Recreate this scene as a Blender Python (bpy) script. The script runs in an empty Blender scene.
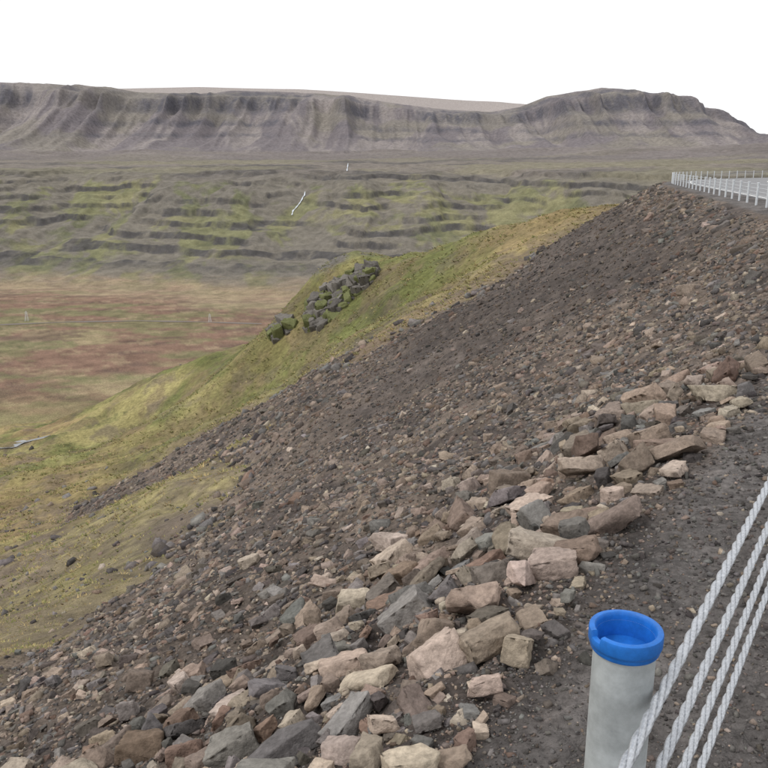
import bpy, bmesh, math, time, numpy as np
from mathutils import Vector, noise as mnoise
T0 = time.time()
rng = np.random.default_rng(7)
scene = bpy.context.scene
ZC = 1.45; F = 823.0; PITCH = math.radians(14.9)
CP, SP = math.cos(PITCH), math.sin(PITCH)

def ray(u, v):
    a = (u-384)/F; b = (384-v)/F
    return np.array([a, CP+b*SP, -SP+b*CP])
def P(u, v, t):
    return ray(u, v)*t + np.array([0, 0, ZC])

def lin(r, g, b, k=1.0):
    f = lambda c: ((c/255+0.055)/1.055)**2.4 if c > 10 else c/255/12.92
    return np.array([f(r), f(g), f(b)])*k

# ---------------- noise ----------------
def h2(ix, iy, seed):
    n = (ix*374761393 + iy*668265263 + seed*974634777) & 0xffffffff
    n = ((n ^ (n >> 13))*1274126177) & 0xffffffff
    n = ((n ^ (n >> 15))*2246822519) & 0xffffffff
    return ((n ^ (n >> 16)) & 0xffff)/65535.0*2-1
def vn(x, y, seed=0):
    xf = np.floor(x); yf = np.floor(y)
    ix = xf.astype(np.int64); iy = yf.astype(np.int64)
    fx = x-xf; fy = y-yf
    fx = fx*fx*fx*(fx*(fx*6-15)+10); fy = fy*fy*fy*(fy*(fy*6-15)+10)
    a = h2(ix, iy, seed); b = h2(ix+1, iy, seed); c = h2(ix, iy+1, seed); d = h2(ix+1, iy+1, seed)
    return (a*(1-fx)+b*fx)*(1-fy)+(c*(1-fx)+d*fx)*fy
def fbm(x, y, seed=0, o=4, g=0.5):
    s = 0; w = 1; t = 0
    for i in range(o):
        c, sn = math.cos(i*1.3), math.sin(i*1.3)
        s = s + w*vn((x*c-y*sn)*2**i+i*17.3, (x*sn+y*c)*2**i-i*9.1, seed+i*13); t += w; w *= g
    return s/t
def streak(x, y, seed=0, o=4, g=.55):      # octaves without rotation, keeps the streak direction
    s = 0; w = 1; t = 0
    for i in range(o):
        s = s + w*vn(x*2**i+i*17.3, y*1.6**i-i*9.1, seed+i*13); t += w; w *= g
    return s/t
def ss(a, b, x):
    t = np.clip((x-a)/(b-a), 0, 1); return t*t*(3-2*t)
def mix(a, b, m):
    m = np.asarray(m)[..., None]; return a*(1-m)+b*m

# ---------------- road edge curve (barrier line) ----------------
ctrl = np.array([(-60,-70),(-33,-48),(-13,-19.8),(.39,1.0),(4.9,8.0),(8.9,15.5),(12.0,24.0),(14.6,34),(17.6,46),(20.6,58),(23.8,70),(28.6,82),(37,94),(52,106),(76,118),(120,128),(190,132),(300,120)], float)
def catmull(c, per=8):
    out = []
    for i in range(1, len(c)-2):
        p0, p1, p2, p3 = c[i-1], c[i], c[i+1], c[i+2]
        for k in range(per):
            t = k/per
            out.append(0.5*((2*p1)+(-p0+p2)*t+(2*p0-5*p1+4*p2-p3)*t*t+(-p0+3*p1-3*p2+p3)*t**3))
    out.append(c[-2]); return np.array(out)
edge = catmull(ctrl, 8)
def sdist(x, y):
    A = edge[:-1]; B = edge[1:]; d = B-A; L2 = (d**2).sum(1)
    out = np.empty(x.shape)
    for s in range(0, len(x), 30000):
        px = x[s:s+30000, None]-A[None, :, 0]; py = y[s:s+30000, None]-A[None, :, 1]
        t = np.clip((px*d[:, 0]+py*d[:, 1])/L2, 0, 1)
        qx = px-t*d[:, 0]; qy = py-t*d[:, 1]
        D = qx*qx+qy*qy; j = D.argmin(1); r = np.arange(len(j))
        cr = d[j, 0]*py[r, j]-d[j, 1]*px[r, j]
        out[s:s+30000] = np.sqrt(D[r, j])*np.where(cr >= 0, 1, -1)
    return out
KF = 0.60
def fillz(sd):
    return np.where(sd > 0, -KF*0.25*np.logaddexp(0, (sd-0.75)/0.25), 0)

# ---------------- natural terrain: smooth surface through surveyed points ----------------
pts = []
toe_px = [(-60,716),(0,676),(80,612),(150,556),(205,508),(250,455),(300,404),(350,374),(400,345),(470,300),(540,249),(590,219),(625,202)]
for (u, v) in toe_px:
    ts = np.linspace(3, 110, 3000); q = ray(u, v)[None]*ts[:, None]; q[:, 2] += ZC
    sd = sdist(q[:, 0], q[:, 1]); g = q[:, 2]-fillz(sd)
    idx = np.where(g < 0)[0]
    i = idx[0] if len(idx) else int(np.argmin(g))
    p = q[i]; S = sd[i]
    pts.append(p)
    e = edge[np.argmin(((edge-p[:2])**2).sum(1))]
    if S > 3:
        for f, zf in ((0.5, 0.82), (0.0, 0.66)):
            pts.append(np.array([e[0]+(p[0]-e[0])*f, e[1]+(p[1]-e[1])*f, p[2]*zf-0.3]))
crest = [(620,201,88),(560,210,98),(520,217,104),(470,236,112),(430,252,120),(380,267,130),(345,277,138),(320,300,146),(280,325,158),(240,343,170),(200,358,185),(150,385,210),(100,409,240),(50,422,262),(0,436,275),(-100,455,280)]
for c in crest:
    p = P(*c); pts.append(p)
    q = p*np.array([1.22, 1.22, 1]); q[2] = p[2]-0.16*np.hypot(p[0], p[1])*0.6; pts.append(q)
for c in [(400,305,84),(450,280,92),(330,345,98),(300,365,100),(250,400,108),(200,430,104),(200,470,68),(140,430,150),(100,450,140),(100,520,62),(0,560,45),(0,610,30),(0,500,85),(0,465,140),(50,440,205),(-200,500,100),(-200,455,190),(-200,600,45)]:
    pts.append(P(*c))
for q in [(-60,0,-34),(-60,-60,-34),(-150,0,-70),(-30,-30,-17),(-110,60,-60),(60,60,-1),(60,20,-1),(45,118,-3),(80,140,-6),(140,150,-6),(200,140,-6),(60,-40,-1)]:
    pts.append(np.array(q, float))
pts = np.array(pts)
def kern(d2): return np.sqrt(d2+25.0)
def rbf_fit(p):
    n = len(p); d2 = ((p[:, None, :2]-p[None, :, :2])**2).sum(2)
    A = np.zeros((n+3, n+3)); A[:n, :n] = kern(d2)-np.eye(n)*0.6
    A[:n, n] = 1; A[:n, n+1:] = p[:, :2]; A[n, :n] = 1; A[n+1:, :n] = p[:, :2].T
    return np.linalg.solve(A, np.concatenate([p[:, 2], [0, 0, 0]]))
W = rbf_fit(pts)
def natural(x, y):
    out = W[-3]+W[-2]*x+W[-1]*y
    for i in range(len(pts)):
        out = out+W[i]*kern((x-pts[i, 0])**2+(y-pts[i, 1])**2)
    return out

# ---------------- far terrain ----------------
def farD(x, y):
    D = y+1.5*60*np.logaddexp(0, (x-110)/60)
    xw = x+30*fbm(x/130, y/130, 37, 2)
    rg = 1-np.abs(fbm(xw/95, y/420, 31, 3))*2
    rg2 = 1-np.abs(streak(xw/24, y/260, 35, 3))*2
    D = D+66*fbm(x/340, y/900, 30, 3)+42*rg*ss(560, 760, D)+11*rg2*ss(600, 720, D)+12*fbm(x/22, y/30, 33, 4)*ss(560, 700, D)
    return D
vv = lambda v: ((-SP+(384-v)/F*CP)/(CP+(384-v)/F*SP))
mu = np.array([-400,-200,0,60,115,135,200,235,300,350,400,450,490,520,545,575,600,640,665,690,715,740,768,850,1000,1300])
mv = np.array([84,78,80,83,88,92,94,91,92,96,104,110,112,107,97,92,88,92,97,108,123,133,140,146,140,130])
bu = np.array([-400,100,200,300,400,500,560,640,760,1300]); bv = np.array([92,92,89,91,97,104,112,125,142,140])
def farz(x, y):
    D = farD(x, y)
    z = np.interp(D, [0,590,640,700,780,860,930,985,1200,2000,2500,9000], [-88,-88,-81,-72,-55,-34,-15,-5,0,14,40,45])
    wall = ss(625, 700, D)*(1-ss(1010, 1120, D))
    st = 8.5; t = (z+.012*x+6*fbm(x/260, y/260, 41, 3)+3.0*fbm(x/40, y/40, 44, 4))/st; ti = np.floor(t); fr = t-ti
    hsh = h2(ti.astype(np.int64), ti.astype(np.int64)*0, 9)       # each lava layer has its own thickness
    e0 = .68-.18*hsh
    tz = (ti+0.40*np.minimum(fr, e0)/e0+0.60*ss(0, 1, (fr-e0)/(1-e0)))*st-(t*st-z)
    brk = ss(-0.22, 0.16, streak(x/60+ti*3.7, y*0+ti*5.1, 47, 5, .65)+.34*hsh+.34*ss(-30, -8, z)-.02)
    wb_ = wall*(.25+.85*brk)
    z2 = z*(1-wb_)+tz*wb_
    band = wall*brk*ss(-.06, .04, fr-e0)*(1-ss(0.92, 1.0, fr))
    z2 = z2+3.0*fbm(x/30, y/30, 50, 4)*ss(590, 700, D)+(4+8*ss(1300, 2300, D))*fbm(x/220, y/160, 52, 5)*ss(1000, 1300, D)
    spur = 1-np.abs(fbm(x/210, y/1500, 61, 3))*2.2
    sp2 = 1-np.abs(streak(x/70, y/900, 62, 3))*2
    wob = 120*fbm(x/900, y*0, 63, 2)
    s0 = (y-2480+wob)/820
    s = s0+(170*spur+50*sp2)/820*(1-.72*ss(.60, .95, s0))
    ym = 3300.0-20-wob
    u = x/ym*1.055*F+384
    H = vv(np.interp(u, mu, mv))*ym+ZC
    sc = np.clip(s, 0, 1)
    wv = .045*fbm(x/160, y/500, 71, 4)
    pz = np.interp(sc, [0,.2,.4,.55,.66,.74,.82,.9,1.0], [0,.08,.23,.40,.55,.64,.85,.92,1.0])
    base = 36.0
    cl = np.interp(sc+wv, [.36,.39,.42,.45,.52,.55,.58,.62,.66,.70,.76,.80,.84,.87,.93,.98,1], [0,.5,.5,0,.1,.7,.7,.1,.1,.5,1,1,.2,.8,.8,.3,0])*ss(-.5,.15,fbm(x/220, y/900, 64, 4))
    zm = base+(H-base)*pz+8*fbm(x/45, y/90, 66, 4)*ss(0, .4, sc)*(1-ss(.78, .93, s))+3*fbm(x/60, y/60, 68, 3)*ss(0,.2,sc)*(1-ss(.9,1,s))
    w = ss(0, 0.06, s)
    z3 = np.where(s > 0, np.maximum(z2*(1-w)+zm*w, base*0.8), z2)
    yb = 5600.0
    ub = x/y.clip(1)*1.055*F+384
    Hb = vv(np.interp(ub, bu, bv))*yb
    z3 = np.where(y > 3700, z3*(1-ss(3700, 5600, y))+Hb*ss(3700, 5600, y), z3)
    return z3, D, band, s, cl, spur

CG = [(P(342, 292, 140), 9, 11, 2.8), (P(282, 328, 157), 6, 7, 1.2)]
def ground(x, y, full=False):
    r = np.hypot(x, y)
    sd = np.full(x.shape, 200.0); near = r < 330
    sd[near] = sdist(x[near], y[near])
    N = natural(x, y)-np.maximum(0, r-300)*0.5
    nr = ss(3, 10, sd)
    N = N+nr*(0.9*fbm(x/14, y/14, 3, 4)+0.28*fbm(x/2.2, y/2.2, 5, 3))*ss(-5, 15, r)
    N = N+2.6*fbm(x/34, y/34, 8, 4)*ss(50, 120, r)+.8*fbm(x/6, y/6, 6, 4)*ss(50, 90, r)
    cr_ = []
    for (c, a, b, h) in CG:
        cg = np.exp(-(((x-c[0])/a)**2+((y-c[1])/b)**2)); N = N+cg*h; cr_.append(cg)
    if r.max() < 125:
        D = band = s = cl = spur = None; nat = N
    else:
        fz, D, band, s, cl, spur = farz(x, y)
        kk = 3.0
        nat = np.where(N-fz > 30, N, np.where(fz-N > 30, fz, kk*np.logaddexp((N-fz).clip(-40, 40)/kk, 0)+fz))
    fl = fillz(sd)+ss(1.2, 4, sd)*(0.40*fbm(x/3.5, y/3.5, 20, 3)+1.3*fbm(x/13, y/13, 21, 2)*ss(4, 14, sd)) \
         + ss(.45, 1.2, sd)*(0.07*fbm(x/.35, y/.35, 22, 3)+0.03*fbm(x/.09, y/.09, 23, 3))+(0.012*fbm(x/.05, y/.05, 24, 2)+.016*fbm(x/.4, y/.4, 25, 2))*ss(-1.4,-1.0,sd)*(r<40)
    right = np.where(sd < -9.5, 0.03*(-sd-9.5)+0.4*fbm(x/9, y/9, 26, 3)*ss(9.5, 16, -sd), 0)
    fill = fl+right
    use = near & (sd < 120)
    fd = fill-nat+0.6*fbm(x/1.8, y/1.8, 27, 4)
    fm = np.where(use, ss(-0.15, 0.3, fd), 0)
    fm = np.where(use & (sd < 0.5), 1, fm)
    z = np.where(fm > 0, np.where(sd < 0.5, fill, np.maximum(fill, nat)), nat)
    z = np.where(sd < -0.5, fill, z)
    if full: return z, sd, fm, N, D, band, s, cl, spur, cr_, np.where(use, fd, -50)
    return z, sd, fm

# ---------------- ground sheet ----------------
dens = np.radians(np.linspace(-31, 31, 980))
side = lambda a, b, n: np.radians(np.linspace(a, b, n, endpoint=False))
az = np.concatenate([side(-180,-60,50), side(-60,-31,60), dens[:-1], side(31, 60, 60), side(60, 180, 50)])
g = lambda a, b, n: np.geomspace(a, b, n, endpoint=False)
rad = np.concatenate([g(.35, 1, 30), g(1, 100, 490), g(100, 590, 180), np.linspace(590, 1120, 250, endpoint=False), g(1120, 2250, 60), np.linspace(2250, 3500, 190, endpoint=False), g(3500, 9000, 26), [9000]])
nA, nR = len(az), len(rad)
R, A = np.meshgrid(rad, az, indexing='ij')
X = (R*np.sin(A)).ravel(); Y = (R*np.cos(A)).ravel()
X = np.append(X, 0); Y = np.append(Y, 0)
Z, SD, FM, N, D, BAND, S, CL, SPUR, CRS, FD = ground(X, Y, True)
RR = np.hypot(X, Y)
print('ground eval', time.time()-T0)
def mesh_from(name, V, Fc, cols=None):
    m = bpy.data.meshes.new(name); k = Fc.shape[1]
    m.vertices.add(len(V)); m.vertices.foreach_set('co', V.astype(np.float32).ravel())
    m.loops.add(Fc.size); m.loops.foreach_set('vertex_index', Fc.astype(np.int32).ravel())
    m.polygons.add(len(Fc)); m.polygons.foreach_set('loop_start', np.arange(0, Fc.size, k, dtype=np.int32))
    m.update(calc_edges=True)
    if cols is not None:
        a = m.color_attributes.new('Col', 'FLOAT_COLOR', 'POINT')
        c = np.ones((len(V), 4), np.float32); c[:, :3] = cols; a.data.foreach_set('color', c.ravel())
    o = bpy.data.objects.new(name, m); scene.collection.objects.link(o); return o

i = np.arange(nR-1)[:, None]*nA; j = np.arange(nA)[None]; jn = (j+1) % nA
q = np.stack([(i+j).ravel(), (i+jn).ravel(), (i+nA+jn).ravel(), (i+nA+j).ravel()], 1)[:, ::-1]
# colours (surface colours by place, with far haze and slope shade put in) -------------------------
x, y = X, Y
n1 = fbm(x/9, y/9, 101, 5, .6); n2 = fbm(x/60, y/60, 102, 5); n3 = fbm(x/1.4, y/1.4, 103, 4, .6); n4 = fbm(x/25, y/25, 107, 5)
green = lin(106,109,66); dgreen = lin(80,82,54); yel = lin(150,141,96); brn = lin(116,102,80); ora = lin(150,126,94)
spurg = ss(60, 95, y)*ss(-70, -20, x)
C = mix(yel[None], green[None], ss(-.35, .3, n1*.7+n4*.7+spurg*.45-.14))
C = mix(C, dgreen[None], ss(.0, .45, n3*.6+n1*.5)*.7)
C = mix(C, brn[None], ss(-.08, .28, fbm(x/5, y/9, 104, 5, .6))*.65)
C = mix(C, ora[None], ss(.0, .35, fbm(x/18, y/30, 108, 4))*.6*(1-spurg*.6))
C = C*(1+.35*fbm(x/.5, y/.5, 110, 3)*ss(120, 20, RR))[:, None]
gold = lin(150,132,96)
C = mix(C, gold[None], ss(-12, 8, x)*ss(30, 14, SD)*ss(55, 70, y)*(.55+.9*n1).clip(0,1))
dirt = lin(104,93,84)
C = mix(C, dirt[None], (ss(.10, .4, fbm(x/4, y/4, 109, 5, .6))*.7*(1-spurg*.4)*(RR < 330)))
C = mix(C, dirt[None], ss(-2.8, -.2, FD+1.8*n3)*.75*(1-.4*spurg))
# valley floor
red = lin(124,100,86); red2 = lin(100,83,74); pale = lin(150,134,112); och = lin(138,126,98)
fn = fbm(x/90, y/42, 111, 5, .6); fn2 = fbm(x/30, y/12, 112, 5, .6)
VF = mix(red[None], och[None], ss(-.06, .24, fn+.3*fn2))
VF = mix(VF, red2[None], ss(.0, .3, fn2)*.75)
VF = mix(VF, lin(112,113,80)[None], ss(.0, .26, fbm(x/45, y/18, 113, 5, .6))*.7)
VF = mix(VF, lin(150,134,108)[None], ss(.12, .3, fbm(x/14, y/8, 116, 5, .65))*.5)
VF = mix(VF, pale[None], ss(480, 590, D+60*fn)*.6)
VF = mix(VF, lin(130,122,88)[None], ss(340, 260, y+40*fn)*.75)
isf = ss(-66, -80, Z)*(RR > 120)
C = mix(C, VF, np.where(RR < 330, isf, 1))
# valley wall, tones muted to carry distance haze in the colour
wg = lin(118,117,88); wd = lin(102,103,80); wb = lin(113,107,101); wc = lin(76,74,74)
xw = x+26*fbm(x/70, y/70, 128, 3)+.12*(y-800)
st = streak(xw/22, y/90, 121, 4, .6); wn = fbm(x/110, y/110, 122, 4)
WL = mix(wg[None], wd[None], ss(-.3, .3, wn+.6*fbm(x/14, y/14, 120, 4)))
WL = mix(WL, lin(134,129,98)[None], ss(.1, .4, fbm(x/70, y/50, 126, 4))*.6)
WL = mix(WL, wb[None], ss(-.20, .2, .8*st+.45*wn+.4*ss(-35, -6, Z)+.35*fbm(x/12, y/12, 127, 4))*.85)
WL = mix(WL, wc[None], (BAND*(.85+1.1*fbm(x/9, y/22, 123, 4, .6))).clip(0, 1)*.92)
C = mix(C, WL, ss(590, 650, D+22*fn2))
# moor on the plateau
mo = lin(118,111,104); mo2 = lin(92,88,85); mo3 = lin(124,119,100)
mn = fbm(x/160, y/110, 131, 6, .6); MO = mix(mo[None], mo2[None], ss(-.2, .25, mn))
MO = mix(MO, mo3[None], ss(.0, .3, fbm(x/260, y/170, 132, 5))*.7)
C = mix(C, MO, ss(930, 1010, D+40*wn))
MF = lin(116,109,107)
C = mix(C, MF[None]*(1+.5*mn[:, None]), ss(1500, 2300, D)*.8)
# mountains, distance haze put into the base colours
ta = lin(136,129,126); tb = lin(112,106,108); tc = lin(84,83,90)
TM = mix(ta[None], tb[None], ss(-.3, .3, streak((x+60*fbm(x/300,y/300,144,2))/45, y/400, 141, 5, .6)+.35*SPUR-.1))
TM = mix(TM, lin(124,119,108)[None], ss(-.05, .35, fbm(x/200, y/200, 142, 5))*.6)
TM = mix(TM, tc[None], (CL*(.9+1.0*fbm(x/22, y/60, 143, 4, .6))).clip(0, 1)*.9)
C = mix(C, TM, ss(-.02, .1, S))
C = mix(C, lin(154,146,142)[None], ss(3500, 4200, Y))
for cg in CRS: C = mix(C, mix(lin(96,93,90)[None], lin(104,106,72)[None], ss(-.1, .4, fbm(x/2.5, y/2.5, 12, 3))), ss(.35, .7, cg)*.9)
# road fill
fa = lin(104,94,86); fb = lin(82,75,71); fc = lin(124,111,100)
f1 = fbm(x/2.5, y/2.5, 151, 5, .6); f2 = fbm(x/10, y/10, 152, 4); f3 = fbm(x/.25, y/.25, 153, 4, .6)
FI = mix(fa[None], fb[None], ss(-.25, .3, f1+.5*f2)); FI = mix(FI, fc[None], ss(.05, .45, fbm(x/1.1, y/1.1, 154, 4))*.55)
DK = lambda r_, s_, f_: ss(22, 34, r_)*ss(2.0, 4.5, s_)*(1-ss(12, 20, s_-4*f_))
FI = mix(FI, lin(84,77,73)[None], DK(RR, SD, f2)*.75)  # shade of the far slope below the road, put into the fill colour
FI = FI*(1+.5*f3[:, None])
vg = lin(96,92,90); VG = vg[None]*(1+.45*f3[:, None]+.35*n3[:, None])
vm = ss(.75, .45, SD+.12*f1+.1*f3)
FI = mix(FI, VG, vm)
rt = mix(lin(116,108,94)[None], lin(106,104,72)[None], ss(-.2, .3, n1)); FI = mix(FI, rt, ss(-10.5, -12, SD))
C = mix(C, FI, FM)
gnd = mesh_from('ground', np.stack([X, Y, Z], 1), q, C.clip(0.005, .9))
cen = len(X)-1
print('ground cols', time.time()-T0)
capo = np.arange(nA)
tri = np.stack([np.full(nA, cen), (capo+1) % nA, capo], 1)
m = gnd.data; nl = len(m.loops); npy = len(m.polygons)
m.loops.add(tri.size); m.polygons.add(nA)
li = np.empty(nl+tri.size, np.int32); m.loops.foreach_get('vertex_index', li); li[nl:] = tri.ravel(); m.loops.foreach_set('vertex_index', li)
ls = np.empty(npy+nA, np.int32); m.polygons.foreach_get('loop_start', ls); ls[npy:] = nl+np.arange(nA)*3; m.polygons.foreach_set('loop_start', ls)
m.update(calc_edges=True)
m.polygons.foreach_set('use_smooth', np.ones(len(m.polygons), bool))

# ---------------- materials ----------------
def newmat(name):
    m = bpy.data.materials.new(name); m.use_nodes = True; nt = m.node_tree
    b = nt.nodes['Principled BSDF']; return m, nt, b
def N_(nt, typ, **kw):
    n = nt.nodes.new(typ)
    for k, v in kw.items():
        if k in n.inputs: n.inputs[k].default_value = v
        else: setattr(n, k, v)
    return n
def detail_mat(name, scales, amp, bump, bdist, rough=.95, det=3.0):
    m, nt, b = newmat(name); L = nt.links.new
    at = N_(nt, 'ShaderNodeAttribute', attribute_name='Col')
    geo = N_(nt, 'ShaderNodeNewGeometry'); col = at.outputs['Color']
    for sc, am in zip(scales, amp):
        nz = N_(nt, 'ShaderNodeTexNoise', Scale=sc, Detail=det, Roughness=.7)
        L(geo.outputs['Position'], nz.inputs['Vector'])
        mr = N_(nt, 'ShaderNodeMapRange'); mr.inputs['From Min'].default_value = .3; mr.inputs['From Max'].default_value = .7
        mr.inputs['To Min'].default_value = 1-am; mr.inputs['To Max'].default_value = 1+am
        L(nz.outputs['Fac'], mr.inputs['Value'])
        mx = N_(nt, 'ShaderNodeVectorMath', operation='SCALE')
        L(col, mx.inputs[0]); L(mr.outputs[0], mx.inputs['Scale']); col = mx.outputs[0]
    L(col, b.inputs['Base Color']); b.inputs['Roughness'].default_value = rough
    b.inputs['Specular IOR Level'].default_value = .12
    last = None
    for sc, dd in zip(bump, bdist):
        nz = N_(nt, 'ShaderNodeTexNoise', Scale=sc, Detail=det, Roughness=.65); L(geo.outputs['Position'], nz.inputs['Vector'])
        bp = N_(nt, 'ShaderNodeBump', Strength=.9, Distance=dd); L(nz.outputs['Fac'], bp.inputs['Height'])
        if last: L(last, bp.inputs['Normal'])
        last = bp.outputs[0]
    if last: L(last, b.inputs['Normal'])
    return m
gnd.data.materials.append(detail_mat('ground_mat', [30, 1.6, .10], [.38, .34, .28], [2.2, 40], [.25, .018]))
rock_m = detail_mat('rock_mat', [40, 5], [.25, .30], [22], [.016], rough=.88, det=5.0)

# ---------------- rocks ----------------
def rock_shape(seed, npts, flat, detail):
    r_ = np.random.default_rng(seed); bm = bmesh.new()
    for k in range(npts):
        v = r_.uniform(-1, 1, 3)
        if k < 8: v = np.array([(-1) ** (k & 1), (-1) ** ((k >> 1) & 1), (-1) ** ((k >> 2) & 1)])*r_.uniform(.5, 1, 3)
        else:
            m_ = np.abs(v).max(); v = v/m_*r_.uniform(.85, 1.0)
        v = v*np.array([1, r_.uniform(.6, .85), flat]); bm.verts.new(v*.5)
    res = bmesh.ops.convex_hull(bm, input=bm.verts[:])
    junk = [e for e in res['geom_interior'] if isinstance(e, bmesh.types.BMVert)]
    bmesh.ops.delete(bm, geom=list(set(junk)), context='VERTS')
    bmesh.ops.dissolve_limit(bm, angle_limit=math.radians(16), verts=bm.verts[:], edges=bm.edges[:])
    if detail:
        bmesh.ops.bevel(bm, geom=bm.edges[:], offset=.009, segments=1, affect='EDGES', clamp_overlap=True)
        bmesh.ops.triangulate(bm, faces=bm.faces[:])
        for _ in range(3):
            long = [e for e in bm.edges if e.calc_length() > .11]
            if long: bmesh.ops.subdivide_edges(bm, edges=long, cuts=1)
            bmesh.ops.triangulate(bm, faces=bm.faces[:])
        bm.normal_update()
        for v in bm.verts:
            p = Vector(v.co)*3.1+Vector((seed*3.7, 0, 0))
            st_ = round(p.z*2.2)-p.z*2.2
            n = mnoise.noise(p)*.040+mnoise.noise(p*3.3)*.028+st_*.014
            v.co += v.normal*n
    bmesh.ops.triangulate(bm, faces=bm.faces[:]); bmesh.ops.recalc_face_normals(bm, faces=bm.faces[:])
    bm.verts.index_update()
    V = np.array([v.co[:] for v in bm.verts]); T = np.array([[v.index for v in f.verts] for f in bm.faces]); bm.free()
    return V, T
fine = [rock_shape(100+k, 11+k % 6, [.42, .6, .34, .7, .5][k % 5], True) for k in range(26)]
coarse = [rock_shape(300+k, 10, [.5, .65, .8][k % 3], False) for k in range(14)]
pal = np.array([lin(142,128,115), lin(132,118,107), lin(118,114,111), lin(86,82,80), lin(164,150,137), lin(104,96,90), lin(122,104,93)])
def scatter(name, shapes, pos, size, tilt, cols, nrm, sink=.25, mat=None, vert=1.0):
    n = len(pos); Vs, Ts, Cs = [], [], []; off = 0
    which = rng.integers(0, len(shapes), n)
    yaw = rng.uniform(0, 2*np.pi, n)
    ax = nrm+rng.normal(0, 1, (n, 3))*np.asarray(tilt)[:, None]; ax /= np.linalg.norm(ax, axis=1)[:, None]
    t1 = np.stack([np.cos(yaw), np.sin(yaw), 0*yaw], 1); t1 -= ax*(t1*ax).sum(1)[:, None]; t1 /= np.linalg.norm(t1, axis=1)[:, None]
    t2 = np.cross(ax, t1); M = np.stack([t1, t2, ax], 2)
    asp = np.stack([rng.uniform(.8, 1.25, n), rng.uniform(.75, 1.1, n), rng.uniform(.75, 1.25, n)*vert], 1)
    for s_, (V, T) in enumerate(shapes):
        k = np.where(which == s_)[0]
        if not len(k): continue
        P_ = V[None]*(size[k, None]*asp[k])[:, None, :]
        P_ = np.einsum('nij,nvj->nvi', M[k], P_)
        P_ = P_+pos[k][:, None]+(nrm[k]*size[k, None]*(.25-sink))[:, None]
        Vs.append(P_.reshape(-1, 3)); Ts.append((T[None]+(np.arange(len(k))*len(V))[:, None, None]+off).reshape(-1, 3))
        Cs.append(np.repeat(cols[k], len(V), 0)); off += len(k)*len(V)
    o = mesh_from(name, np.concatenate(Vs), np.concatenate(Ts), np.concatenate(Cs)); o.data.materials.append(mat or rock_m)
    print(name, n, off, round(time.time()-T0)); return o
def normals(px, py, e=.25):
    z0 = ground(px, py)[0]; zx = ground(px+e, py)[0]; zy = ground(px, py+e)[0]
    n = np.stack([-(zx-z0)/e, -(zy-z0)/e, np.ones_like(z0)], 1); return z0, n/np.linalg.norm(n, axis=1)[:, None]
def sample(n, r0, r1, a0=-34, a1=36):
    a = np.radians(rng.uniform(a0, a1, n)); r = np.exp(rng.uniform(np.log(r0), np.log(r1), n)); return r*np.sin(a), r*np.cos(a)
def colors(n, p):
    c = pal[rng.choice(len(pal), n, p=p)]*rng.uniform(.68, 1.2, (n, 1)); return c*rng.uniform(.96, 1.04, (n, 3))
pw = np.array([.17, .15, .20, .16, .06, .20, .06])
# big slabs in a heap below the verge (dart throwing)
cx_, cy_ = sample(11000, 1.4, 15, -32, 34); zz, sdv, fmv = ground(cx_, cy_)
keep = []; kp = []; ks = []
for k in range(len(cx_)):
    s_ = sdv[k]
    if s_ < .62 or fmv[k] < .9: continue
    r_ = math.hypot(cx_[k], cy_[k])
    heap = math.exp(-((s_-1.45)/1.0)**2)*(1 if r_ < 6.0 else math.exp(-((r_-6.0)/2.2)**2))
    if rng.random() > max(heap, .05): continue
    sz = rng.uniform(.06, .32)*(.55+.45*heap)*(1+.2*(r_ > 4))
    if s_-.3*sz < .62: sz *= .6
    p = np.array([cx_[k], cy_[k]])
    if keep:
        d = np.hypot(*(np.array(kp)-p).T)
        if (d < (np.array(ks)+sz)*.36).any(): continue
    keep.append(k); kp.append(p); ks.append(sz)
keep = np.array(keep); ks = np.array(ks); px, py = cx_[keep], cy_[keep]
z0, nn = normals(px, py)
scatter('boulder_pile', fine, np.stack([px, py, z0+rng.uniform(-.01, .04, len(px))], 1), ks, rng.uniform(.05, .36, len(px)), colors(len(px), np.array([.28,.18,.18,.07,.18,.07,.04])), nn, sink=.2)
# bigger stray blocks further along the slope
px, py = sample(1300, 5, 60); zz, sdv, fmv = ground(px, py); k = (sdv > 1.5) & (fmv > .7); px, py = px[k], py[k]; sdv = sdv[k]
z0, nn = normals(px, py, .5); r_ = np.hypot(px, py); sz = (np.exp(rng.normal(np.log(.012), .4, len(px)))*r_*(1-.5*DK(r_, sdv, 0*r_))).clip(.1, .65)
scatter('stray_blocks', fine[8:16], np.stack([px, py, z0], 1), sz, rng.uniform(.1, .4, len(px)), colors(len(px), pw), nn, .25)
# medium rubble close by
px, py = sample(7500, 1.2, 20); zz, sdv, fmv = ground(px, py); pt = fbm(px/1.2, py/1.2, 210, 3); k = (sdv > .55+rng.uniform(0, .3, len(px))) & (fmv > .6) & (pt+rng.uniform(-.4, .4, len(px)) > -.05)
px, py = px[k], py[k]; z0, nn = normals(px, py); r_ = np.hypot(px, py)
sz = np.exp(rng.normal(np.log(.042), .5, len(px)))*(r_/4).clip(.8, 1.6); sz = sz.clip(.02, .24)
scatter('rock_rubble', fine[:8], np.stack([px, py, z0], 1), sz, rng.uniform(.1, .6, len(px)), colors(len(px), pw), nn, .27)
# small stones
px, py = sample(60000, 1.0, 26); zz, sdv, fmv = ground(px, py); k = (sdv > .5+rng.exponential(.12, len(px))) & (fmv > .5)
px, py = px[k], py[k]; z0, nn = normals(px, py); r_ = np.hypot(px, py)
sz = np.exp(rng.normal(np.log(.0048), .5, len(px)))*r_.clip(1.8, 16); sz = sz.clip(.008, .25)
scatter('small_stones', coarse, np.stack([px, py, z0], 1), sz, rng.uniform(.1, .8, len(px)), colors(len(px), pw)*.95, nn, .24)
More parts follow.
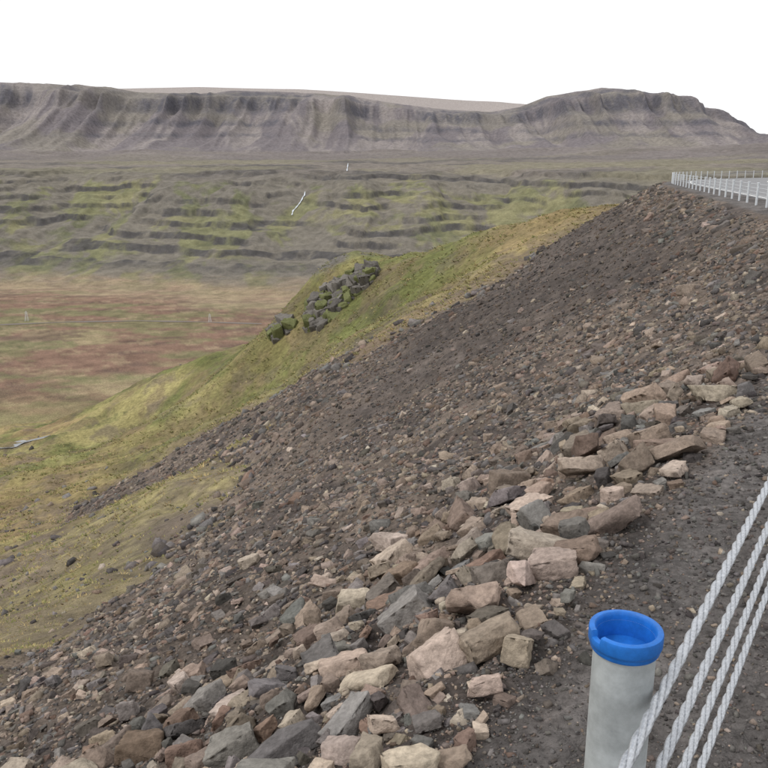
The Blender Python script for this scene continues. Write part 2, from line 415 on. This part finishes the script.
# far slope stones
px, py = sample(48000, 20, 110); zz, sdv, fmv = ground(px, py); k = (sdv > .9) & (fmv > .5)
px, py = px[k], py[k]; sdv = sdv[k]; z0, nn = normals(px, py, 1.0); r_ = np.hypot(px, py)
sz = np.exp(rng.normal(np.log(.0031), .5, len(px)))*r_; sz = sz.clip(.05, .7)
c = colors(len(px), np.array([.16,.16,.18,.18,.06,.18,.08])); dk = DK(r_, sdv, fbm(px/10, py/10, 152, 4))
c = c*(1-.40*dk[:, None]); sz = sz*(1-.4*dk)  # same slope shade put into the stone colour; stones also smaller there
scatter('scree_stones', coarse, np.stack([px, py, z0], 1), sz, rng.uniform(.1, .8, len(px)), c*.88, nn, .24)
# gravel on the verge
px, py = sample(44000, .9, 12, -20, 45); zz, sdv, fmv = ground(px, py); k = (sdv < .8) & (sdv > -.9)
px, py = px[k], py[k]; z0, nn = normals(px, py); r_ = np.hypot(px, py)
sz = np.exp(rng.normal(np.log(.0037), .5, len(px)))*r_.clip(1.3, 8)
scatter('verge_gravel', coarse, np.stack([px, py, z0], 1), sz.clip(.003, .045), rng.uniform(.1, .8, len(px)), colors(len(px), np.array([.04,.04,.34,.34,.04,.17,.03]))*.85, nn, .2)
# scattered boulders on the grass + boulder line along the toe
px, py = sample(3600, 16, 240, -34, 20); zz, sdv, fmv = ground(px, py)
dens_ = fbm(px/12, py/12, 201, 3); k = (fmv < .4) & (dens_+rng.uniform(-.3, .3, len(px)) > .18) & (py < 200) & ((py < 75) | (rng.random(len(px)) < .12))
px, py = px[k], py[k]; z0, nn = normals(px, py, 1.0); r_ = np.hypot(px, py)
s1 = (np.exp(rng.normal(np.log(.0050), .5, len(px)))*r_).clip(.12, 1.1); P1 = np.stack([px, py, z0], 1); n1_ = nn
px, py = sample(11000, 18, 95, -34, 20); zz, sdv, fmv = ground(px, py); k = (fmv > .02) & (fmv < .97)
px, py = px[k], py[k]; z0, nn = normals(px, py, 1.0); r_ = np.hypot(px, py); s2 = (np.exp(rng.normal(np.log(.0075), .5, len(px)))*r_).clip(.15, .9)
PP = np.concatenate([P1, np.stack([px, py, z0], 1)]); nn = np.concatenate([n1_, nn]); sz = np.concatenate([s1, s2])
scatter('scattered_boulders', coarse, PP, sz, rng.uniform(.1, .5, len(PP)), colors(len(PP), np.array([.08,.08,.34,.26,.06,.13,.05])), nn, .2)

def hits(us, vs, t0, t1, nt_=160):
    ts = np.linspace(t0, t1, nt_); out = np.zeros((len(us), 3)); ok = np.zeros(len(us), bool)
    dd = np.array([ray(u, v) for u, v in zip(us, vs)])
    q = dd[:, None]*ts[None, :, None]; q[..., 2] += ZC
    z = ground(q[..., 0].ravel(), q[..., 1].ravel())[0].reshape(q.shape[:2]); b = q[..., 2] < z
    for k in range(len(us)):
        w_ = np.where(b[k])[0]
        if len(w_): out[k] = q[k, w_[0]]; ok[k] = True
    return out[ok]
# basalt crag on the spur
us = np.concatenate([rng.uniform(310, 376, 330), rng.uniform(272, 294, 24)])
cre = np.interp(us, [270,280,300,320,345,374], [330,326,312,298,276,270])
dep = np.concatenate([rng.uniform(0, 1, 330)*34*np.interp(us[:330], [310,320,350,376], [.7,1,.85,.2]), rng.uniform(0, 12, 24)])
pc = hits(us, cre+dep, 95, 190)
nn = np.tile([-.2, -.3, .93], (len(pc), 1)); mossy = rng.random(len(pc)) < .25
cc = np.tile(lin(106,102,97), (len(pc), 1))*rng.uniform(.6, 1.3, (len(pc), 1)); cc[mossy] = lin(104,107,72)*rng.uniform(.8, 1.1, (mossy.sum(), 1))
scatter('rock_crag', fine, pc-np.array([0, 0, .3]), rng.uniform(.8, 2.8, len(pc)), rng.uniform(.03, .15, len(pc)), cc, nn, .22, vert=2.2)

# ---------------- grass tufts ----------------
px, py = sample(64000, 9, 150, -34, 22); zz, sdv, fmv = ground(px, py)
k = (fmv < .35) & (sdv > 3) & (fbm(px/3, py/3, 220, 3)+rng.uniform(-.5, .5, len(px)) > -.1); px, py = px[k], py[k]; zz = zz[k]; r_ = np.hypot(px, py); n = len(px)
nb = 7; hh_ = (np.exp(rng.normal(np.log(.0034), .35, n))*r_).clip(.08, .42)
ang = rng.uniform(0, 2*np.pi, (n, nb)); rr_ = rng.uniform(0, .8, (n, nb))*hh_[:, None]
bx = px[:, None]+np.cos(ang)*rr_; by = py[:, None]+np.sin(ang)*rr_; bz = np.repeat(zz[:, None], nb, 1)-.03
wv = hh_[:, None]*rng.uniform(.12, .24, (n, nb)); a2 = rng.uniform(0, 2*np.pi, (n, nb))
tx = bx+np.cos(ang)*hh_[:, None]*.6; ty = by+np.sin(ang)*hh_[:, None]*.6; tz = bz+hh_[:, None]*rng.uniform(.25, .6, (n, nb))
V = np.stack([np.stack([bx-np.cos(a2)*wv, by-np.sin(a2)*wv, bz], -1), np.stack([bx+np.cos(a2)*wv, by+np.sin(a2)*wv, bz], -1), np.stack([tx, ty, tz], -1)], 2).reshape(-1, 3)
T = np.arange(len(V)).reshape(-1, 3)
gp = np.array([lin(142,138,92), lin(164,153,108), lin(110,113,74), lin(122,124,78), lin(176,157,114), lin(138,120,90)])
gsp = (ss(60, 95, py)*ss(-70, -20, px))[:, None]
gc = gp[rng.choice(6, n, p=[.2,.24,.12,.14,.16,.14])]*(1-gsp)+gp[rng.choice(6, n, p=[.24,.14,.22,.22,.06,.12])]*gsp
gc = gc*rng.uniform(.8, 1.15, (n, 1))
o = mesh_from('grass', V, T, np.repeat(gc, nb*3, 0)); o.data.materials.append(detail_mat('grass_mat', [3], [.15], [], []))
print('grass', n, time.time()-T0)

# ---------------- road ----------------
def offs(poly, d):
    t = np.gradient(poly, axis=0); t /= np.linalg.norm(t, axis=1)[:, None]; return poly+np.stack([t[:, 1], -t[:, 0]], 1)*d
def resample(poly, step):
    seg = np.hypot(*np.diff(poly, axis=0).T); s = np.concatenate([[0], np.cumsum(seg)]); q = np.arange(0, s[-1], step)
    return np.stack([np.interp(q, s, poly[:, 0]), np.interp(q, s, poly[:, 1])], 1)
cen_ = resample(edge, 1.0)
def strip(name, d0, d1, z, mat, poly=cen_):
    a = offs(poly, d0); b = offs(poly, d1); n = len(a)
    V = np.zeros((2*n, 3)); V[:n, :2] = a; V[n:, :2] = b; V[:, 2] = z
    k = np.arange(n-1); Fq = np.stack([k, k+n, k+n+1, k+1], 1)[:, ::-1]; o = mesh_from(name, V, Fq); o.data.materials.append(mat); return o
def simple(name, c, rough, metal=0, nsc=30, am=.15, bd=.002, spec=.3, det=4.0):
    m, nt, b = newmat(name); L = nt.links.new
    geo = N_(nt, 'ShaderNodeNewGeometry'); nz = N_(nt, 'ShaderNodeTexNoise', Scale=nsc, Detail=det, Roughness=.65); L(geo.outputs['Position'], nz.inputs['Vector'])
    cr = N_(nt, 'ShaderNodeValToRGB'); cr.color_ramp.elements[0].position = .3; cr.color_ramp.elements[1].position = .7
    cr.color_ramp.elements[0].color = (*(c*(1-am)), 1); cr.color_ramp.elements[1].color = (*(c*(1+am)).clip(0, 1), 1)
    L(nz.outputs['Fac'], cr.inputs[0]); L(cr.outputs[0], b.inputs['Base Color'])
    b.inputs['Roughness'].default_value = rough; b.inputs['Metallic'].default_value = metal; b.inputs['Specular IOR Level'].default_value = spec
    bp = N_(nt, 'ShaderNodeBump', Strength=.5, Distance=bd); L(nz.outputs['Fac'], bp.inputs['Height']); L(bp.outputs[0], b.inputs['Normal'])
    return m
asph = simple('asphalt', np.array([.20, .20, .205]), .7, nsc=60, am=.2, bd=.004)
paint = simple('road_paint', np.array([.75, .75, .73]), .6, nsc=20)
galv = simple('galvanised_steel', np.array([.42, .45, .46]), .55, .25, nsc=22, am=.26, bd=.0008, spec=.5, det=8)
galvb = simple('bright_galvanised_steel', np.array([.60, .63, .66]), .5, .15, nsc=22, am=.1, bd=.0006, spec=.5)
ropem = simple('wire_rope_steel', np.array([.46, .48, .51]), .42, .45, nsc=160, am=.25, bd=.0006, spec=.5)
bluem = simple('blue_plastic', np.array([.012, .14, .50]), .5, nsc=45, am=.25, bd=.0005, spec=.4, det=7)
strip('road', 1.2, 8.2, .012, asph)
strip('road_edge_line', 1.45, 1.57, .016, paint); strip('road_edge_line', 7.83, 7.95, .016, paint)

# ---------------- cable barrier ----------------
def empty(name):
    e = bpy.data.objects.new(name, None); scene.collection.objects.link(e); return e
def lathe(name, prof, seg, mat, loc):
    V = []; Fq = []; n = len(prof)
    for k in range(seg):
        a = 2*math.pi*k/seg
        for (r_, z_) in prof: V.append((loc[0]+r_*math.cos(a), loc[1]+r_*math.sin(a), loc[2]+z_))
    for k in range(seg):
        k2 = (k+1) % seg
        for p_ in range(n-1): Fq.append((k*n+p_, k2*n+p_, k2*n+p_+1, k*n+p_+1))
    o = mesh_from(name, np.array(V), np.array(Fq)[:, ::-1]); o.data.materials.append(mat)
    o.data.polygons.foreach_set('use_smooth', np.ones(len(Fq), bool))
    md = o.modifiers.new('es', 'EDGE_SPLIT'); md.split_angle = math.radians(35)
    return o
capz = ZC-.616
postx, posty = .334, 1.01
bp_ = empty('cable_barrier_post')
lathe('steel_tube', [(.0425, -.05), (.0425, capz-.012), (0.0400, capz-.012)], 64, galv, (postx, posty, 0)).parent = bp_
prof = [(.0430, -.030), (.0462, -.030), (.0470, -.0285), (.0472, -.0245), (.0475, -.0235), (.0490, -.0215), (.0500, -.0185), (.0502, -.004), (.0494, -.001), (.0474, 0), (.0425, 0), (.0410, -.0015), (.0402, -.006), (.0396, -.036), (0.0, -.036)]
cap = lathe('blue_cap', prof, 144, bluem, (postx, posty, capz)); cap.parent = bp_
for v in cap.data.vertices:      # slot moulded in the rim
    a = math.atan2(v.co.y-posty, v.co.x-postx); r_ = math.hypot(v.co.x-postx, v.co.y-posty)
    d = abs((a-math.radians(200)+math.pi) % (2*math.pi)-math.pi)
    if d < math.radians(12) and v.co.z > capz-.008 and r_ > .036: v.co.z -= .009
def along(poly, step, start):
    seg = np.hypot(*np.diff(poly, axis=0).T); s = np.concatenate([[0], np.cumsum(seg)])
    s0 = s[np.argmin(np.hypot(poly[:, 0]-start[0], poly[:, 1]-start[1]))]
    q = np.concatenate([np.arange(s0, 0, -step)[::-1], np.arange(s0+step, s[-1], step)])
    return np.stack([np.interp(q, s, poly[:, 0]), np.interp(q, s, poly[:, 1])], 1)
fineE = resample(edge, .25)
def post_row(name, pp, skip=None):
    V = []; Fq = []; V2 = []; F2 = []; sg = 14
    for (a_, b_) in pp:
        if skip is not None and math.hypot(a_-skip[0], b_-skip[1]) < 1.0: continue
        for (VV, FF, pr) in ((V, Fq, [(.0425, -.05), (.0425, .80)]), (V2, F2, [(.048, .77), (.0515, .80), (.0515, .817), (.040, .817), (.038, .79), (.0, .79)])):
            o_ = len(VV); n = len(pr)
            for k in range(sg):
                c_ = 2*math.pi*k/sg
                for (r_, z_) in pr: VV.append((a_+r_*math.cos(c_), b_+r_*math.sin(c_), z_))
            for k in range(sg):
                k2 = (k+1) % sg
                for p_ in range(n-1): FF.append((o_+k*n+p_, o_+k2*n+p_, o_+k2*n+p_+1, o_+k*n+p_+1))
    e = empty(name); o = mesh_from('steel_tubes', np.array(V), np.array(Fq)); o.data.materials.append(galvb); o.parent = e
    o = mesh_from('caps', np.array(V2), np.array(F2)); o.data.materials.append(galvb); o.parent = e
    return e
lb = post_row('cable_barrier', along(fineE, 2.0, (postx, posty)), (postx, posty))
right_line = offs(fineE, 9.0)
rb = post_row('cable_barrier', along(right_line, 2.0, right_line[400]))
def tube(path, rad_, sides, lobes=0, tw=None):
    t = np.gradient(path, axis=0); t /= np.linalg.norm(t, axis=1)[:, None]
    up = np.array([0, 0, 1.0]); s_ = np.cross(t, up); s_ /= np.linalg.norm(s_, axis=1)[:, None]; u_ = np.cross(s_, t)
    a = np.arange(sides)*2*np.pi/sides
    rr = np.full((len(path), sides), rad_)
    if lobes: rr = rad_*(1-.22*(1-np.abs(np.cos((a[None]-tw[:, None])*lobes/2))))
    V = path[:, None]+rr[..., None]*(np.cos(a)[None, :, None]*s_[:, None]+np.sin(a)[None, :, None]*u_[:, None])
    n = len(path); i = np.arange(n-1)[:, None]*sides; j = np.arange(sides)[None]; jn = (j+1) % sides
    Fq = np.stack([(i+j).ravel(), (i+jn).ravel(), (i+sides+jn).ravel(), (i+sides+j).ravel()], 1)[:, ::-1]
    return V.reshape(-1, 3), Fq
hs = [.70, .845, .98, 1.11]
dr = np.array([.5388, .8424]); org = np.array([.387, .99])
for ri, hh in enumerate(hs):
    zr = ZC-hh
    L_ = np.arange(-1.2, 4.5, .0042); base = np.zeros((len(L_), 3)); base[:, :2] = org+L_[:, None]*dr; base[:, 2] = zr-.004*np.sin(L_*1.2)
    side_ = np.array([dr[1], -dr[0], 0.0]); upv = np.array([0, 0, 1.0])
    Vs = []; Fs = []; off = 0
    for k in range(3):
        ph = 2*np.pi*(L_/.14)+k*2*np.pi/3+ri
        c_ = base+.0040*(np.cos(ph)[:, None]*side_+np.sin(ph)[:, None]*upv)
        V, Fq = tube(c_, .0046, 28, 7, -2*np.pi*(L_/.10))
        Vs.append(V); Fs.append(Fq+off); off += len(V)
    o = mesh_from('rope_%d' % (ri+1), np.concatenate(Vs), np.concatenate(Fs)); o.data.materials.append(ropem); o.parent = lb
    o.data.polygons.foreach_set('use_smooth', np.ones(len(o.data.polygons), bool))
    far_ = offs(fineE, .05); far_ = far_[far_ @ dr > (org+4.5*dr) @ dr+.1]
    p0 = org+4.48*dr; path = np.vstack([p0, far_]); path = np.column_stack([path, np.full(len(path), zr)])
    V, Fq = tube(path, .0095, 6); o = mesh_from('rope_far_%d' % (ri+1), V, Fq); o.data.materials.append(galvb); o.parent = lb
    V, Fq = tube(np.column_stack([offs(right_line, -.05), np.full(len(right_line), zr)])[::4], .0095, 6); o = mesh_from('rope_%d' % (ri+1), V, Fq); o.data.materials.append(galvb); o.parent = rb

# ---------------- pylons, waterfall, river, valley road ----------------
def hit(u, v, t0, t1): return hits([u], [v], t0, t1, 1200)[0]
def box(bm, a, b, w):
    a = Vector(a); b = Vector(b); d = (b-a); L_ = d.length
    m = d.to_track_quat('Z', 'Y').to_matrix().to_4x4(); m.translation = (a+b)/2
    r_ = bmesh.ops.create_cube(bm, size=1)
    for v in r_['verts']: v.co = m @ Vector((v.co.x*w, v.co.y*w, v.co.z*L_))
pym = simple('pylon_steel', np.array([.6, .6, .6]), .6)
def pylon(p, h):
    bm = bmesh.new(); w = h*.16
    for sx in (-1, 1):
        for sy in (-1, 1): box(bm, (sx*w, sy*w, 0), (sx*w*.15, sy*w*.15, h), h*.014)
    for k in range(5):
        z1 = h*k/6; z2 = h*(k+1)/6; w1 = w*(1-.85*k/6); w2 = w*(1-.85*(k+1)/6)
        for s_ in (-1, 1):
            box(bm, (-w1, s_*w1, z1), (w2, s_*w2, z2), h*.01); box(bm, (s_*w1, -w1, z1), (s_*w2, w2, z2), h*.01)
    for zz_ in (.72, .86): box(bm, (-h*.2, 0, h*zz_), (h*.2, 0, h*zz_), h*.014)
    me = bpy.data.meshes.new('pylon'); bm.to_mesh(me); bm.free(); o = bpy.data.objects.new('transmission_pylon', me); scene.collection.objects.link(o)
    o.location = p; me.materials.append(pym); return o
pylon(hit(27, 321, 200, 900), 6.0); pylon(hit(210, 322, 200, 900), 5.0); pylon(hit(-60, 318, 200, 900), 6.0)
water = simple('white_water', np.array([.50, .54, .58]), .5, nsc=.4, am=.35)
def surfstrip(name, pix, w, mat, t0, t1, lift=.6):
    P3 = [hit(u, v, t0, t1) for (u, v) in pix]; P3 = np.array(P3); P2 = []
    for a, b in zip(P3[:-1], P3[1:]):
        for k in range(8): P2.append(a+(b-a)*k/8)
    P2 = np.array(P2+[P3[-1]]); z = ground(P2[:, 0], P2[:, 1])[0]
    n = len(P2); ww = w*(1+.5*np.sin(np.arange(n)*.7+w*9)*rng.uniform(.5, 1, n))
    t = np.gradient(P2[:, :2], axis=0); t /= np.linalg.norm(t, axis=1)[:, None]+1e-9; nrm = np.stack([t[:, 1], -t[:, 0]], 1)
    if name == 'waterfall': nrm = np.tile([1.0, 0.0], (n, 1))
    a = P2[:, :2]-nrm*ww[:, None]; b = P2[:, :2]+nrm*ww[:, None]
    za = ground(a[:, 0], a[:, 1])[0]+lift; zb = ground(b[:, 0], b[:, 1])[0]+lift
    if name == 'waterfall': za = np.maximum(za, z+lift); zb = np.maximum(zb, z+lift)
    V = np.concatenate([np.column_stack([a, za]), np.column_stack([b, zb])]); k = np.arange(n-1)
    o = mesh_from(name, V, np.stack([k, k+n, k+n+1, k+1], 1)); o.data.materials.append(mat)
surfstrip('waterfall', [(305,193),(303,198),(301,202),(299,205),(296,209),(293,212),(292,216)], .6, water, 650, 1400, 1.0)
surfstrip('waterfall', [(348,164),(347.5,168),(347,172)], .5, water, 700, 1600, 1.0)
roadc = simple('gravel_track', np.array([.17, .145, .125]), .9)
surfstrip('valley_road', [(-60,327),(0,325),(70,322),(140,321),(200,322),(262,324)], 1.5, roadc, 250, 900, .12)
# small pond in the meadow: an irregular water sheet lying level in the hollow
pc_ = hit(2, 444, 100, 500); aa = np.linspace(0, 2*np.pi, 40, endpoint=False)
rr = 4.2*(1+.25*np.sin(aa*2+1)+.15*np.sin(aa*5))
pa = pc_[0]+np.cos(aa)*rr*1.5; pb = pc_[1]+np.sin(aa)*rr*1.2; zp = ground(pa, pb)[0]+.12
V = np.vstack([[pc_[0], pc_[1], zp.mean()], np.column_stack([pa, pb, zp])]); kk_ = np.arange(40)
o = mesh_from('pond_water', V, np.stack([np.zeros(40, int), kk_+1, (kk_+1) % 40+1], 1)); o.data.materials.append(simple('pond_water_mat', np.array([.30, .32, .34]), .25, nsc=2))

# ---------------- world and light ----------------
w = bpy.data.worlds.new('World'); scene.world = w; w.use_nodes = True; nt = w.node_tree; bg = nt.nodes['Background']
SE, SR = math.radians(50), math.radians(-110)
sky = nt.nodes.new('ShaderNodeTexSky'); sky.sky_type = 'NISHITA'; sky.sun_disc = False; sky.sun_elevation = SE; sky.sun_rotation = SR; sky.dust_density = 3
hsv = nt.nodes.new('ShaderNodeHueSaturation'); hsv.inputs['Saturation'].default_value = .1; nt.links.new(sky.outputs[0], hsv.inputs['Color'])
tc_ = nt.nodes.new('ShaderNodeTexCoord'); nz = nt.nodes.new('ShaderNodeTexNoise'); nz.inputs['Scale'].default_value = 1.5; nz.inputs['Detail'].default_value = 4
nt.links.new(tc_.outputs['Generated'], nz.inputs['Vector'])
cr = nt.nodes.new('ShaderNodeValToRGB'); cr.color_ramp.elements[0].color = (9.8, 9.8, 9.95, 1); cr.color_ramp.elements[1].color = (11.4, 11.4, 11.5, 1)
nt.links.new(nz.outputs['Fac'], cr.inputs[0])
mx = nt.nodes.new('ShaderNodeMixRGB'); mx.inputs[0].default_value = .8; nt.links.new(hsv.outputs[0], mx.inputs[1]); nt.links.new(cr.outputs[0], mx.inputs[2])
nt.links.new(mx.outputs[0], bg.inputs['Color']); bg.inputs['Strength'].default_value = .118
sl = bpy.data.lights.new('sun', 'SUN'); sl.energy = 1.2; sl.angle = math.radians(12); sl.color = (1, .97, .93)
so = bpy.data.objects.new('sun', sl); scene.collection.objects.link(so)
dirv = Vector((math.cos(SE)*math.sin(SR), math.cos(SE)*math.cos(SR), math.sin(SE)))
so.rotation_euler = dirv.to_track_quat('Z', 'Y').to_euler()
scene.view_settings.view_transform = 'Standard'; scene.view_settings.look = 'None'; scene.view_settings.exposure = 0
cam = bpy.data.cameras.new('camera'); cam.sensor_width = 36; cam.lens = F/768*36; cam.clip_start = .05; cam.clip_end = 20000
co = bpy.data.objects.new('camera', cam); scene.collection.objects.link(co); co.location = (0, 0, ZC); co.rotation_euler = (math.pi/2-PITCH, 0, 0)
scene.camera = co
print('done', time.time()-T0)
